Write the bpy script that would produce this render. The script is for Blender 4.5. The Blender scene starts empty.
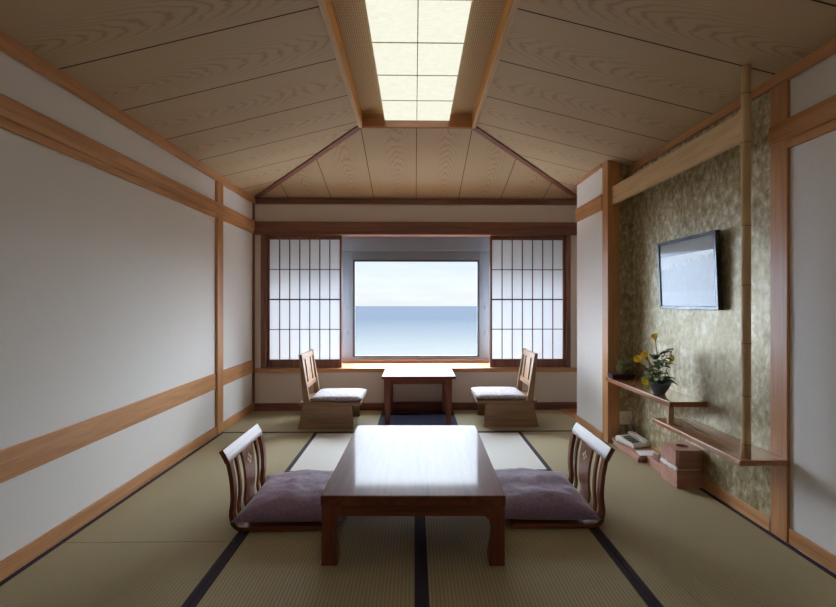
import bpy, bmesh, math, random
from mathutils import Vector, Matrix, noise
random.seed(7)
PI = math.pi
S = bpy.context.scene
COL = S.collection

# ------------------------------------------------------------------ materials
def lin(c):
    return tuple((x/255/12.92 if x/255 <= .04045 else ((x/255+.055)/1.055)**2.4) for x in c) + (1,)

class NT:
    def __init__(s, name):
        s.m = bpy.data.materials.new(name); s.m.use_nodes = True
        s.t = s.m.node_tree; s.t.nodes.clear()
        s.out = s.t.nodes.new('ShaderNodeOutputMaterial')
    def n(s, kind, **kw):
        nd = s.t.nodes.new('ShaderNode' + kind)
        for k, v in kw.items(): setattr(nd, k, v)
        return nd
    def put(s, sock, v):
        if isinstance(v, bpy.types.NodeSocket): s.t.links.new(v, sock)
        elif v is not None: sock.default_value = v
    def coord(s, kind='Object', scale=(1, 1, 1), loc=(0, 0, 0), rot=(0, 0, 0)):
        tc = s.n('TexCoord'); mp = s.n('Mapping')
        s.put(mp.inputs['Vector'], tc.outputs[kind])
        mp.inputs['Scale'].default_value = scale; mp.inputs['Location'].default_value = loc
        mp.inputs['Rotation'].default_value = rot
        return mp.outputs[0]
    def noise(s, vec, scale=5, detail=3, rough=.5, dist=0):
        x = s.n('TexNoise'); s.put(x.inputs['Vector'], vec)
        x.inputs['Scale'].default_value = scale; x.inputs['Detail'].default_value = detail
        x.inputs['Roughness'].default_value = rough; x.inputs['Distortion'].default_value = dist
        return x.outputs[0]
    def math(s, op, a, b=None, c=None):
        x = s.n('Math', operation=op)
        s.put(x.inputs[0], a); s.put(x.inputs[1], b); s.put(x.inputs[2], c)
        return x.outputs[0]
    def ramp(s, fac, stops):
        x = s.n('ValToRGB'); s.put(x.inputs[0], fac)
        e = x.color_ramp.elements
        while len(e) < len(stops): e.new(.5)
        for q, (p, c) in zip(e, stops): q.position = p; q.color = c
        return x.outputs[0]
    def mix(s, fac, a, b, blend='MIX'):
        x = s.n('Mix', data_type='RGBA', blend_type=blend)
        s.put(x.inputs[0], fac); s.put(x.inputs[6], a); s.put(x.inputs[7], b)
        return x.outputs[2]
    def sep(s, vec):
        x = s.n('SeparateXYZ'); s.put(x.inputs[0], vec); return x.outputs
    def bump(s, h, strength=.3, dist=.002):
        x = s.n('Bump'); s.put(x.inputs['Height'], h)
        x.inputs['Strength'].default_value = strength; x.inputs['Distance'].default_value = dist
        return x.outputs[0]
    def principled(s, color, rough=.5, metal=0, spec=.5, coat=0, coat_rough=.05, normal=None, sheen=0, aniso=0, tangent=None):
        p = s.n('BsdfPrincipled')
        s.put(p.inputs['Base Color'], color); s.put(p.inputs['Roughness'], rough); s.put(p.inputs['Metallic'], metal)
        p.inputs['Specular IOR Level'].default_value = spec
        p.inputs['Coat Weight'].default_value = coat; p.inputs['Coat Roughness'].default_value = coat_rough
        p.inputs['Sheen Weight'].default_value = sheen
        p.inputs['Anisotropic'].default_value = aniso
        if tangent: s.put(p.inputs['Tangent'], tangent)
        if normal: s.put(p.inputs['Normal'], normal)
        s.t.links.new(p.outputs[0], s.out.inputs[0])
        return s.m

def wood(name, light, dark, axis='x', rough=.4, coat=0, coat_rough=.05, spec=.5, fine=60., bump=.05, coatior=1.5):
    q = NT(name)
    sc = {'x': (1.2, 22, 22), 'y': (22, 1.2, 22), 'z': (22, 22, 1.2)}[axis]
    v = q.coord('Object', sc)
    a = q.noise(v, 1.0, 4, .6, .6)
    sc2 = tuple(x*4 for x in sc)
    b = q.noise(q.coord('Object', sc2), 1.0, 2, .5)
    f = q.math('ADD', q.math('MULTIPLY', a, .7), q.math('MULTIPLY', b, .3))
    c = q.ramp(f, [(.32, lin(dark)), (.62, lin(light))])
    m = q.principled(c, rough, coat=coat, coat_rough=coat_rough, spec=spec, normal=q.bump(b, bump, .001) if bump else None)
    for nd in q.t.nodes:
        if nd.type == 'BSDF_PRINCIPLED': nd.inputs['Coat IOR'].default_value = coatior
    return m

_w = {}
def W(kind, axis='x'):
    if (kind, axis) not in _w:
        P = dict(
            trim=dict(light=(204, 151, 102), dark=(170, 115, 70), rough=.38),
            lamplit=dict(light=(222, 160, 82), dark=(196, 132, 60), rough=.4),  # warm lamp glow on the recess faces, put into the wood colour
            red=dict(light=(142, 93, 74), dark=(106, 66, 53), rough=.4),
            shelf=dict(light=(182, 124, 82), dark=(148, 95, 58), rough=.25, coat=.6, coat_rough=.12),
            pale=dict(light=(216, 188, 148), dark=(190, 156, 112), rough=.5),
            table=dict(light=(136, 76, 55), dark=(98, 51, 38), rough=.4, spec=.25, coat=.46, coat_rough=.075, coatior=1.38),
            chair=dict(light=(142, 84, 54), dark=(98, 54, 34), rough=.4, spec=.25, coat=.35, coat_rough=.18, coatior=1.4),
            oak=dict(light=(162, 128, 98), dark=(124, 94, 70), rough=.42),
            box=dict(light=(190, 142, 126), dark=(164, 116, 102), rough=.5),
            dark=dict(light=(92, 58, 44), dark=(64, 38, 30), rough=.45),
        )[kind]
        _w[kind, axis] = wood(kind + '_wood_' + axis, axis=axis, **P)
    return _w[kind, axis]

def m_plain(name, c, rough=.5, **k):
    q = NT(name); return q.principled(lin(c), rough, **k)

def m_wallpaper():
    q = NT('wallpaper')
    v = q.coord('Object', (1, 1, 1))
    a = q.noise(q.coord('Object', (180, 180, 30)), 1, 2)
    b = q.noise(v, 1.3, 3)
    c = q.mix(q.math('MULTIPLY', a, .6), lin((230, 226, 222)), lin((216, 212, 208)))
    c = q.mix(q.math('MULTIPLY', b, .2), c, lin((222, 216, 208)))
    return q.principled(c, .75, spec=.25, normal=q.bump(a, .15, .001))

def m_tatami(axis, name, sheen=False):
    # ribs of the weave run along the length of a mat (axis); the rushes run across it
    q = NT(name)
    o = q.sep(q.coord('Object'))
    across = o[1] if axis == 'x' else o[0]
    along = o[0] if axis == 'x' else o[1]
    rib = q.math('SINE', q.math('MULTIPLY', across, 2*PI/.0155))
    sc = (900, 6, 1) if axis == 'x' else (6, 900, 1)
    rush = q.noise(q.coord('Object', sc), 1, 2)
    patch = q.noise(q.coord('Object', (2, 2, 2)), 1.5, 3)
    c = q.mix(rush, lin((194, 180, 146)), lin((172, 158, 122)))
    c = q.mix(q.math('MULTIPLY', q.math('ADD', rib, 1), .3), c, lin((130, 116, 82)))
    c = q.mix(q.math('MULTIPLY', patch, .35), c, lin((172, 162, 130)))
    h = q.math('ADD', q.math('MULTIPLY', rib, .5), rush)
    if sheen:
        return q.principled(c, .5, spec=.4, normal=q.bump(h, .05, .0006))
    return q.principled(c, .62, spec=.35, normal=q.bump(h, .55, .002))

def m_sheenmat():  # window sheen on the crosswise rush, put into a paler base colour
    q = NT('painted_sheen_mat')
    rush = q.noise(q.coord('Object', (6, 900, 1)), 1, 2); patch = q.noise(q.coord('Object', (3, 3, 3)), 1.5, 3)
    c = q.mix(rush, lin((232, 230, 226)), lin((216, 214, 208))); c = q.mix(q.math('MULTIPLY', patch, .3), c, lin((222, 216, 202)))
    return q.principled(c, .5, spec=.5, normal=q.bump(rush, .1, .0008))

def m_ceiling():
    q = NT('ceiling_boards')
    tc = q.n('TexCoord'); uv = q.sep(tc.outputs['UV'])
    # flat-sawn boards: long parabolas down the middle of each board
    bi = q.math('FLOOR', q.math('DIVIDE', uv[1], .6))
    ul = q.math('SUBTRACT', uv[0], q.math('MULTIPLY', q.math('FLOOR', q.math('DIVIDE', uv[0], 3.7)), 3.7))
    vl = q.math('SUBTRACT', q.math('SUBTRACT', uv[1], q.math('MULTIPLY', bi, .6)), q.math('MULTIPLY_ADD', q.math('SINE', q.math('MULTIPLY', bi, 12.9)), .06, .21))
    cb = q.n('CombineXYZ'); q.put(cb.inputs[0], q.math('MULTIPLY', uv[0], 2.2)); q.put(cb.inputs[1], q.math('MULTIPLY', uv[1], 9.0))
    wob = q.noise(cb.outputs[0], 1.0, 3, .55)
    dd = q.math('MULTIPLY_ADD', ul, .085, .012)
    r2 = q.math('SQRT', q.math('ADD', q.math('MULTIPLY', dd, dd), q.math('MULTIPLY', q.math('MULTIPLY', vl, vl), .35)))
    rr = q.math('ADD', r2, q.math('MULTIPLY', wob, .028))
    wv = q.math('SINE', q.math('MULTIPLY', rr, 2*PI/.008))
    fade = q.math('MAXIMUM', q.math('SUBTRACT', 1., q.math('MULTIPLY', q.math('ABSOLUTE', vl), 6.)), .12)
    line = q.math('MULTIPLY', q.math('POWER', q.math('MULTIPLY', q.math('ADD', wv, 1), .5), 4.), fade)
    cb2 = q.n('CombineXYZ'); q.put(cb2.inputs[0], q.math('MULTIPLY', uv[0], 4)); q.put(cb2.inputs[1], q.math('MULTIPLY', uv[1], 160))
    fine = q.noise(cb2.outputs[0], 1., 3)
    cb3 = q.n('CombineXYZ'); q.put(cb3.inputs[0], q.math('MULTIPLY', uv[0], .25)); q.put(cb3.inputs[1], q.math('FLOOR', q.math('DIVIDE', uv[1], .6)))
    board = q.noise(cb3.outputs[0], 2.3, 1)
    c = q.mix(fine, lin((196, 174, 140)), lin((178, 156, 122)))
    c = q.mix(q.math('MULTIPLY', line, .5), c, lin((120, 92, 68)))
    c = q.mix(q.math('MULTIPLY', board, .4), c, lin((184, 158, 126)))
    return q.principled(c, .5, spec=.4, normal=q.bump(fine, .05, .001))

def m_gold():
    q = NT('gold_leaf_paper')
    a = q.noise(q.coord('Object', (27, 27, 19)), 1, 6, .68, .3)
    b = q.noise(q.coord('Object', (7, 7, 4)), 1, 3, .6)
    f = q.math('ADD', q.math('MULTIPLY', a, .75), q.math('MULTIPLY', b, .25))
    c = q.ramp(f, [(.38, lin((132, 116, 78))), (.5, lin((172, 159, 122))), (.62, lin((216, 208, 184)))])
    r = q.ramp(a, [(.35, (.34, .34, .34, 1)), (.65, (.5, .5, .5, 1))])
    return q.principled(c, r, metal=.3, spec=.5, normal=q.bump(a, .4, .003))

def m_woven():
    q = NT('woven_strips')
    o = q.sep(q.coord('Object'))
    d1 = q.math('SINE', q.math('MULTIPLY', q.math('ADD', o[0], o[1]), 2*PI/.024))
    d2 = q.math('SINE', q.math('MULTIPLY', q.math('SUBTRACT', o[0], o[1]), 2*PI/.024))
    w = q.math('MULTIPLY', d1, d2)
    c = q.ramp(q.math('MULTIPLY', q.math('ADD', w, 1), .5), [(.2, lin((138, 108, 68))), (.8, lin((202, 170, 118)))])
    return q.principled(c, .45, normal=q.bump(w, .4, .002))

def m_lamp():
    q = NT('lamp_paper')
    a = q.noise(q.coord('Object', (8, 16, 8), rot=(0, 0, .6)), 2.2, 4, .6, 1.2)
    c = q.mix(a, (.76, .76, .60, 1), (1.0, .995, .86, 1))
    e = q.n('Emission'); q.put(e.inputs[0], c); e.inputs[1].default_value = .47
    q.t.links.new(e.outputs[0], q.out.inputs[0]); return q.m

def m_shoji():
    q = NT('shoji_paper')
    a = q.noise(q.coord('Object', (3, 3, 60)), 2, 4)
    c = q.mix(a, (.84, .87, .92, 1), (.79, .82, .87, 1))
    d = q.n('BsdfDiffuse'); q.put(d.inputs[0], c)
    t = q.n('BsdfTranslucent'); q.put(t.inputs[0], c)
    m = q.n('MixShader'); m.inputs[0].default_value = .15
    q.t.links.new(d.outputs[0], m.inputs[1]); q.t.links.new(t.outputs[0], m.inputs[2])
    q.t.links.new(m.outputs[0], q.out.inputs[0]); return q.m

def m_glass(name='window_glass', ior=1.45):
    q = NT(name)
    f = q.n('Fresnel'); f.inputs[0].default_value = ior
    t = q.n('BsdfTransparent'); t.inputs[0].default_value = (.97, .985, .98, 1)
    g = q.n('BsdfGlossy'); g.inputs['Roughness'].default_value = 0
    ge = q.n('NewGeometry')     # reflect at the front surface only: the pane is thin
    m = q.n('MixShader'); q.put(m.inputs[0], q.math('MULTIPLY', f.outputs[0], q.math('SUBTRACT', 1., ge.outputs['Backfacing'])))
    q.t.links.new(t.outputs[0], m.inputs[1]); q.t.links.new(g.outputs[0], m.inputs[2])
    q.t.links.new(m.outputs[0], q.out.inputs[0]); return q.m

def m_sea():
    q = NT('sea_water')
    o = q.coord('Object')
    d = q.sep(o)[1]
    r1 = q.noise(q.coord('Object', (.0012, .006, 1)), 1, 4)
    far = q.ramp(q.math('ADD', q.math('DIVIDE', d, 900.), q.math('MULTIPLY', r1, .25)),
                 [(.30, (.046, .0445, .0395, 1)), (.42, (.035, .036, .035, 1)), (.7, (.0235, .0262, .0295, 1)), (1., (.018, .0212, .026, 1))])
    h = q.noise(q.coord('Object', (.02, .08, 1)), 1, 5)
    d_ = q.n('BsdfDiffuse'); q.put(d_.inputs[0], far); q.put(d_.inputs['Normal'], q.bump(h, .3, 1.))
    q.t.links.new(d_.outputs[0], q.out.inputs[0]); return q.m

def m_floral():
    q = NT('floral_cloth')
    a = q.noise(q.coord('Object', (22, 22, 22)), 1, 4, .6, 1.5)
    c = q.ramp(a, [(.42, lin((200, 197, 202))), (.5, lin((158, 148, 160))), (.56, lin((204, 201, 206)))])
    return q.principled(c, .8, spec=.2)

def m_purple():
    q = NT('purple_cloth')
    v = q.coord('Object', (60, 60, 60))
    vo = q.n('TexVoronoi'); q.put(vo.inputs['Vector'], v); vo.inputs['Scale'].default_value = 1.2
    c = q.mix(vo.outputs['Distance'], lin((160, 134, 164)), lin((132, 108, 138)))
    b = q.noise(q.coord('Object', (9, 9, 9)), 1, 3)
    return q.principled(c, .55, spec=.35, sheen=.4, normal=q.bump(q.math('ADD', vo.outputs['Distance'], b), .25, .004))

def m_picture():  # mirrored sky, mountain and window header band are painted into the print colour
    q = NT('print_with_reflection')
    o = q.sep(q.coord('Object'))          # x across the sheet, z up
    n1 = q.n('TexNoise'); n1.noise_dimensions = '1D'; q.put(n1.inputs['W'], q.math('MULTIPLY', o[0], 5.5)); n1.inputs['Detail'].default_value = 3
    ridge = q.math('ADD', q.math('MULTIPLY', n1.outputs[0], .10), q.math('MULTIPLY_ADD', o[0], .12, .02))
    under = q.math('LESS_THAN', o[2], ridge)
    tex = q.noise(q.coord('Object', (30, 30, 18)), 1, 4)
    refl_mount = q.mix(tex, lin((212, 218, 230)), lin((236, 240, 248)))
    c = q.mix(under, lin((255, 255, 255)), refl_mount)
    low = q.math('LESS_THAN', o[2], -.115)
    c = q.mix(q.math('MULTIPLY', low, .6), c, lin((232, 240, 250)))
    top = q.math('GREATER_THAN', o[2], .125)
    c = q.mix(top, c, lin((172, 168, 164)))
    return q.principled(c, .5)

def m_bamboo():
    q = NT('bamboo')
    a = q.noise(q.coord('Object', (60, 60, 3)), 1, 3)
    c = q.mix(a, lin((214, 184, 136)), lin((190, 156, 108)))
    return q.principled(c, .35)

M = dict(wall=m_wallpaper(), tat_y=m_tatami('y', 'tatami_lengthwise'), tat_x=m_tatami('x', 'tatami_crosswise', True),
         sheenmat=m_sheenmat(), ceil=m_ceiling(), gold=m_gold(), woven=m_woven(), lamp=m_lamp(), shoji=m_shoji(), glass=m_glass(), glass2=m_glass('picture_glass', 1.28), sea=m_sea(),
         floral=m_floral(), purple=m_purple(), picture=m_picture(), bamboo=m_bamboo(),
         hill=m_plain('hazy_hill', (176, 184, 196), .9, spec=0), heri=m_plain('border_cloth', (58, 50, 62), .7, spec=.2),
         groove=m_plain('groove', (52, 38, 28), .8),
         subfloor=m_plain('subfloor', (46, 40, 34), .8),
         plaster=m_plain('plaster', (228, 216, 204), .85, spec=.2),
         alu=m_plain('aluminium', (118, 122, 128), .4, metal=.3),
         gasket=m_plain('gasket', (58, 60, 64), .5),
         gray=m_plain('gray_panel', (128, 130, 134), .6),
         bowl=m_plain('bowl_glaze', (88, 97, 112), .3, spec=.5),
         leaf=m_plain('leaf', (84, 116, 62), .45), leaf2=m_plain('leaf_light', (140, 168, 50), .45),
         stem=m_plain('stem', (84, 104, 52), .5), twig=m_plain('twig', (92, 84, 66), .7),
         yellow=m_plain('petal_yellow', (255, 226, 70), .5), white=m_plain('petal_white', (228, 228, 222), .6),
         dry=m_plain('dry_foliage', (150, 152, 108), .7), plum=m_plain('plum_ceramic', (66, 38, 52), .4),
         phone=m_plain('phone_plastic', (232, 228, 224), .4), key=m_plain('key', (74, 78, 84), .5),
         panel=m_plain('keypad', (214, 214, 212), .5), paper=m_plain('paper', (232, 230, 232), .7),
         cord=m_plain('cord', (150, 140, 126), .6), plate=m_plain('outlet_plate', (232, 226, 212), .45),
         slot=m_plain('slot', (70, 64, 56), .6), navy=m_plain('navy_carpet', (56, 58, 80), .9, spec=.1),
         black=m_plain('frame_black', (44, 47, 58), .22, spec=.6), inlay=m_plain('inlay', (222, 206, 168), .5),
         liner=m_plain('liner', (226, 224, 226), .35), hole=m_plain('hole_dark', (22, 17, 16), .8))

# ------------------------------------------------------------------ mesh helpers
class MB:
    def __init__(s): s.bm = bmesh.new(); s.uv = None
    def box(s, x0, x1, y0, y1, z0, z1, mi=0):
        vs = [s.bm.verts.new((x, y, z)) for x in (x0, x1) for y in (y0, y1) for z in (z0, z1)]
        for q in ((0, 1, 3, 2), (4, 6, 7, 5), (0, 4, 5, 1), (2, 3, 7, 6), (0, 2, 6, 4), (1, 5, 7, 3)):
            s.bm.faces.new([vs[i] for i in q]).material_index = mi
        return s
    def loft(s, rings, closed_ends=True, smooth=False, mi=0):
        R = [[s.bm.verts.new(p) for p in r] for r in rings]
        n = len(R[0])
        for a, b in zip(R, R[1:]):
            for i in range(n):
                f = s.bm.faces.new((a[i], a[(i+1) % n], b[(i+1) % n], b[i])); f.smooth = smooth; f.material_index = mi
        if closed_ends:
            for r in (R[0][::-1], R[-1]):
                f = s.bm.faces.new(r); f.material_index = mi
        return s
    def prism(s, poly, z0, z1, mi=0):
        return s.loft([[(x, y, z0) for x, y in poly], [(x, y, z1) for x, y in poly]], mi=mi)
    def tube(s, pts, rad, n=10, smooth=True, mi=0):
        pts = [Vector(p) for p in pts]
        if not isinstance(rad, (list, tuple)): rad = [rad]*len(pts)
        rings = []
        for i, p in enumerate(pts):
            t = (pts[min(i+1, len(pts)-1)] - pts[max(i-1, 0)]).normalized()
            a = t.orthogonal().normalized() if i == 0 else (pa - t*pa.dot(t)).normalized()
            pa = a; b = t.cross(a)
            rings.append([p + (a*math.cos(2*PI*k/n) + b*math.sin(2*PI*k/n))*rad[i] for k in range(n)])
        return s.loft(rings, True, smooth, mi)
    def lathe(s, prof, c=(0, 0, 0), n=28, mi=0):
        rings = [[(c[0]+r*math.cos(2*PI*k/n), c[1]+r*math.sin(2*PI*k/n), c[2]+z) for k in range(n)] for r, z in prof]
        return s.loft(rings, True, True, mi)
    def grid(s, fn, nu, nv, smooth=True, mi=0):
        V = [[s.bm.verts.new(fn(i/nu, j/nv)) for j in range(nv+1)] for i in range(nu+1)]
        for i in range(nu):
            for j in range(nv):
                f = s.bm.faces.new((V[i][j], V[i+1][j], V[i+1][j+1], V[i][j+1])); f.smooth = smooth; f.material_index = mi
        return s
    def quad(s, pts, uvs=None, mi=0):
        f = s.bm.faces.new([s.bm.verts.new(p) for p in pts]); f.material_index = mi
        if uvs:
            lay = s.bm.loops.layers.uv.verify()
            for l, u in zip(f.loops, uvs): l[lay].uv = u
        return s
    def build(s, name, mat, parent=None, bevel=0, off=(0, 0, 0), recalc=True):
        if recalc: bmesh.ops.recalc_face_normals(s.bm, faces=s.bm.faces)
        if off != (0, 0, 0):
            for v in s.bm.verts: v.co -= Vector(off)
        me = bpy.data.meshes.new(name); s.bm.to_mesh(me); s.bm.free()
        for m in (mat if isinstance(mat, (list, tuple)) else [mat]): me.materials.append(m)
        o = bpy.data.objects.new(name, me); COL.objects.link(o)
        if parent: o.parent = parent
        if bevel:
            b = o.modifiers.new('bevel', 'BEVEL'); b.width = bevel; b.segments = 2; b.limit_method = 'ANGLE'; b.angle_limit = .6
        return o

def tag(o, label, cat, group=None, kind=None):
    o['label'] = label; o['category'] = cat
    if group: o['group'] = group
    if kind: o['kind'] = kind
    return o
def thing(name, label, cat, loc=(0, 0, 0), rz=0, group=None):
    o = bpy.data.objects.new(name, None); COL.objects.link(o)
    o.location = loc; o.rotation_euler = (0, 0, rz); o.empty_display_size = .1
    return tag(o, label, cat, group)
def struct(o, label=None, cat=None):
    o['kind'] = 'structure'
    if label: o['label'] = label
    if cat: o['category'] = cat
    return o
def SB(name, b, mat, label, cat, bevel=.002):
    return struct(MB().box(*b).build(name, mat, bevel=bevel), label, cat)
def dup(root, loc, rz, label, group=None):
    def cp(o, par):
        c = o.copy(); COL.objects.link(c)
        if par: c.parent = par
        for ch in list(o.children): cp(ch, c)
        return c
    r = cp(root, None); r.location = loc; r.rotation_euler = (0, 0, rz); r['label'] = label
    if group: r['group'] = group
    return r

# ------------------------------------------------------------------ room
XL, XR, YB, YF, ZT = -1.715, 1.80, 4.65, -1.0, 2.24
GX = 1.778                                   # gold wall plane
SB('floor', (XL-.1, XR+.1, YF-.1, YB+.1, -.12, -.03), M['subfloor'], 'floor below the tatami mats', 'floor', 0)
struct(MB().prism([(XL, YF), (XR, YF), (XR, .343), (.906, .343), (.906, 1.178), (-.850, 1.178), (-.850, .343), (XL, .343)], -.03, 0).build('floor_near', M['tat_y']), 'floor nearer than the first mats', 'floor')
SB('wall_left', (XL-.1, XL, YF-.1, YB+.1, -.03, 2.27), M['wall'], 'long pale papered wall on the left', 'wall', 0)
SB('wall_rear', (XL-.1, XR+.1, YF-.1, YF, -.03, 2.7), M['wall'], 'wall behind the viewer', 'wall', 0)
SB('wall_right', (1.786, XR+.1, YF, 2.10, -.03, 2.27), M['wall'], 'pale papered wall at the right edge', 'wall', 0)
SB('wall_alcove', (GX, GX+.12, 2.12, 3.515, -.03, 2.27), M['gold'], 'mottled gold papered wall of the shallow alcove', 'wall', 0)
SB('wall_alcove_side', (1.655, 1.90, 3.515, 3.60, -.03, 2.30), M['gold'], 'narrow gold side wall at the far end of the alcove', 'wall', 0)
SB('wall_pier', (1.57, 1.90, 3.60, 4.19, -.03, 2.33), M['wall'], 'short white wall between the alcove and the window', 'wall', 0)
SB('wall_nook', (XR, XR+.1, 4.19, YB+.1, -.03, 2.3), M['wall'], 'wall of the nook behind the white pier', 'wall', 0)
b = MB().box(XL, XR, YB, YB+.1, -.03, .395).box(XL, XR, YB, YB+.1, 1.99, 2.32)
b.box(XL, -1.635, YB, YB+.1, .395, 1.99).box(1.672, XR, YB, YB+.1, .395, 1.99)
struct(b.build('wall_back', M['plaster']), 'plastered wall below and above the window', 'wall')

# left wall timber
SB('baseboard_left', (XL, -1.700, YF, YB, 0, .076), W('trim', 'y'), 'wooden skirting along the left wall', 'baseboard')
SB('trim_1', (XL, -1.706, YF, YB, .40, .536), W('trim', 'y'), 'broad wooden rail low on the left wall', 'rail')
struct(MB().box(XL, -1.697, YF, YB, 1.868, 1.908).box(XL, -1.686, YF, YB, 1.908, 2.0).build('trim_2', W('trim', 'y'), bevel=.002), 'upper wooden lintel along the left wall', 'lintel')
SB('trim_3', (XL, -1.682, YF, YB-.02, 2.187, 2.247), W('trim', 'y'), 'cornice on top of the left wall', 'cornice')
SB('trim_4', (XL, -1.692, 3.762, 3.872, 0, 2.19), W('trim', 'z'), 'slim wooden post on the left wall', 'post')
SB('trim_5', (XL, -1.70, 4.615, YB, 0, 2.2), W('red', 'z'), 'thin corner post at the far left', 'post')
# back wall timber
SB('baseboard_back', (XL+.015, XR, 4.632, YB, 0, .07), W('red', 'x'), 'dark skirting under the window', 'baseboard')
SB('trim_6', (XL, XR, 4.615, 4.76, 1.86, 1.995), W('red', 'x'), 'reddish lintel over the window', 'lintel')
SB('trim_7', (XL, XR, 4.612, YB, 2.185, 2.238), W('red', 'x'), 'dark cornice on the window wall', 'cornice')
SB('trim_8', (-1.635, -1.582, 4.64, 4.76, .44, 1.86), W('red', 'z'), 'jamb left of the left shoji', 'jamb')
SB('trim_9', (1.628, 1.672, 4.64, 4.76, .44, 1.86), W('red', 'z'), 'jamb right of the right shoji', 'jamb')
SB('trim_10', (XL+.005, XR, 4.628, 5.075, .396, .44), W('trim', 'x'), 'wooden window sill board', 'sill', .004)
# right wall timber
SB('baseboard_right', (1.776, XR, YF, 2.04, 0, .072), W('trim', 'y'), 'wooden skirting at the right edge', 'baseboard')
SB('baseboard_alcove', (1.770, GX, 2.143, 3.50, 0, .068), W('trim', 'y'), 'skirting under the gold wall', 'baseboard')
SB('baseboard_pier', (1.556, 1.57, 3.60, 4.19, 0, .055), W('trim', 'y'), 'skirting under the white pier', 'baseboard')
SB('trim_11', (1.772, 1.86, 2.043, 2.143, 0, 2.235), W('trim', 'z'), 'wooden post between gold wall and papered wall', 'post', .003)
struct(MB().box(1.757, XR, YF, 2.135, 1.918, 2.015).box(1.768, XR, YF, 2.04, 1.878, 1.918).build('trim_12', W('trim', 'y'), bevel=.002), 'upper lintel on the right wall', 'lintel')
SB('trim_13', (1.755, XR, YF, 3.515, 2.205, 2.262), W('trim', 'y'), 'cornice above the gold wall', 'cornice')
SB('trim_14', (1.563, 1.66, 3.50, 3.605, 0, 2.325), W('trim', 'z'), 'wooden post at the far end of the alcove', 'post', .003)
SB('trim_15', (1.556, 1.57, 3.605, 4.20, 1.915, 2.045), W('trim', 'y'), 'lintel band across the white pier', 'lintel')
SB('trim_16', (1.55, 1.60, 3.605, 4.20, 2.272, 2.335), W('trim', 'y'), 'cornice on the white pier', 'cornice')
SB('trim_17', (1.598, 1.628, 2.108, 3.50, 1.936, 2.08), W('pale', 'y'), 'pale hanging beam spanning the alcove', 'beam', .003)
SB('trim_18', (1.556, XR, 4.19, 4.632, -.03, .0), W('trim', 'y'), 'wooden floor board beside the white pier', 'board', .001)

# ------------------------------------------------------------------ ceiling
LX, RX, AY, AZ = -.450, .487, 3.507, 2.559
ce = MB()
def board(p0, p1, p2, p3, k, lenx):
    # one board: p0-p1 on the low edge, p3-p2 on the high edge; u runs along the board
    ce.quad([p0, p1, p2, p3], [(k*3.7, k*.6), (k*3.7, k*.6+.42), (k*3.7+lenx, k*.6+.42), (k*3.7+lenx, k*.6)], 0)
def slope(x0, x1):
    ys = [-.9, -.53, -.09, .345, .78, 1.21, 1.645, 2.083, 2.53, 2.975, 3.415, 3.845, 4.28, 4.65]
    g = .004
    def top(y):   # x,z of the high edge for a board line at y
        if y <= AY: return (x1, AZ)
        t = (YB - y)/(YB - AY); return (x0 + (x1-x0)*t, ZT + (AZ-ZT)*t)
    for k, (a, b_) in enumerate(zip(ys, ys[1:])):
        a2, b2 = a+g, b_-g
        if a2 < AY < b2:
            ta = top(a2); tb = top(b2)
            ce.quad([(x0, a2, ZT), (x0, b2, ZT), (tb[0], b2, tb[1]), (x1, AY, AZ), (x1, a2, AZ)],
                    [(k*3.7, k*.6), (k*3.7, k*.6+.42), (k*3.7+1.3*(tb[0]-x0)/(x1-x0), k*.6+.42), (k*3.7+1.3, k*.6+.2), (k*3.7+1.3, k*.6)])
        else:
            ta = top(a2); tb = top(b2); L = 1.32
            ce.quad([(x0, a2, ZT), (x0, b2, ZT), (tb[0], b2, tb[1]), (ta[0], a2, ta[1])],
                    [(k*3.7, k*.6), (k*3.7, k*.6+.42), (k*3.7+L*(tb[0]-x0)/(x1-x0), k*.6+.42), (k*3.7+L*(ta[0]-x0)/(x1-x0), k*.6)])
slope(XL, LX); slope(XR, RX)
xs = [XL, -1.339, -.888, -.437, .014, .465, .916, 1.367, XR]
def btop(x):
    if x < LX: t = (x-XL)/(LX-XL)
    elif x > RX: t = (XR-x)/(XR-RX)
    else: t = 1
    return (x, YB+(AY-YB)*t, ZT+(AZ-ZT)*t)
for k, (a, b_) in enumerate(zip(xs, xs[1:])):
    a2, b2 = a+.003, b_-.003
    k2 = k+20
    pts = [(a2, YB, ZT), (b2, YB, ZT), btop(b2)] + ([(LX, AY, AZ)] if a2 < LX < b2 else []) + ([(RX, AY, AZ)] if a2 < RX < b2 else []) + [btop(a2)]
    uv = [(k2*3.7+(YB-p[1]), k2*.6+(p[0]-a)) for p in pts]
    if len(set((round(p[0], 4), round(p[1], 4)) for p in pts)) >= 3: ce.quad(pts, uv)
# dark backing behind the grooves
dz = .008
for q in ([(XL, YF, ZT+dz), (XL, YB, ZT+dz), (LX, AY, AZ+dz), (LX, YF, AZ+dz)], [(XR, YF, ZT+dz), (XR, YB, ZT+dz), (RX, AY, AZ+dz), (RX, YF, AZ+dz)],
          [(XL, YB, ZT+dz), (XR, YB, ZT+dz), (RX, AY, AZ+dz), (LX, AY, AZ+dz)]):
    ce.quad(q, mi=1)
ZP = 2.602
ce.box(XL-.1, XR+.1, YF-.1, YB+.1, 2.70, 2.76, mi=1)
struct(ce.build('ceiling', [M['ceil'], M['groove']], recalc=False), 'sloping ceiling of wide wooden boards', 'ceiling')
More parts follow.
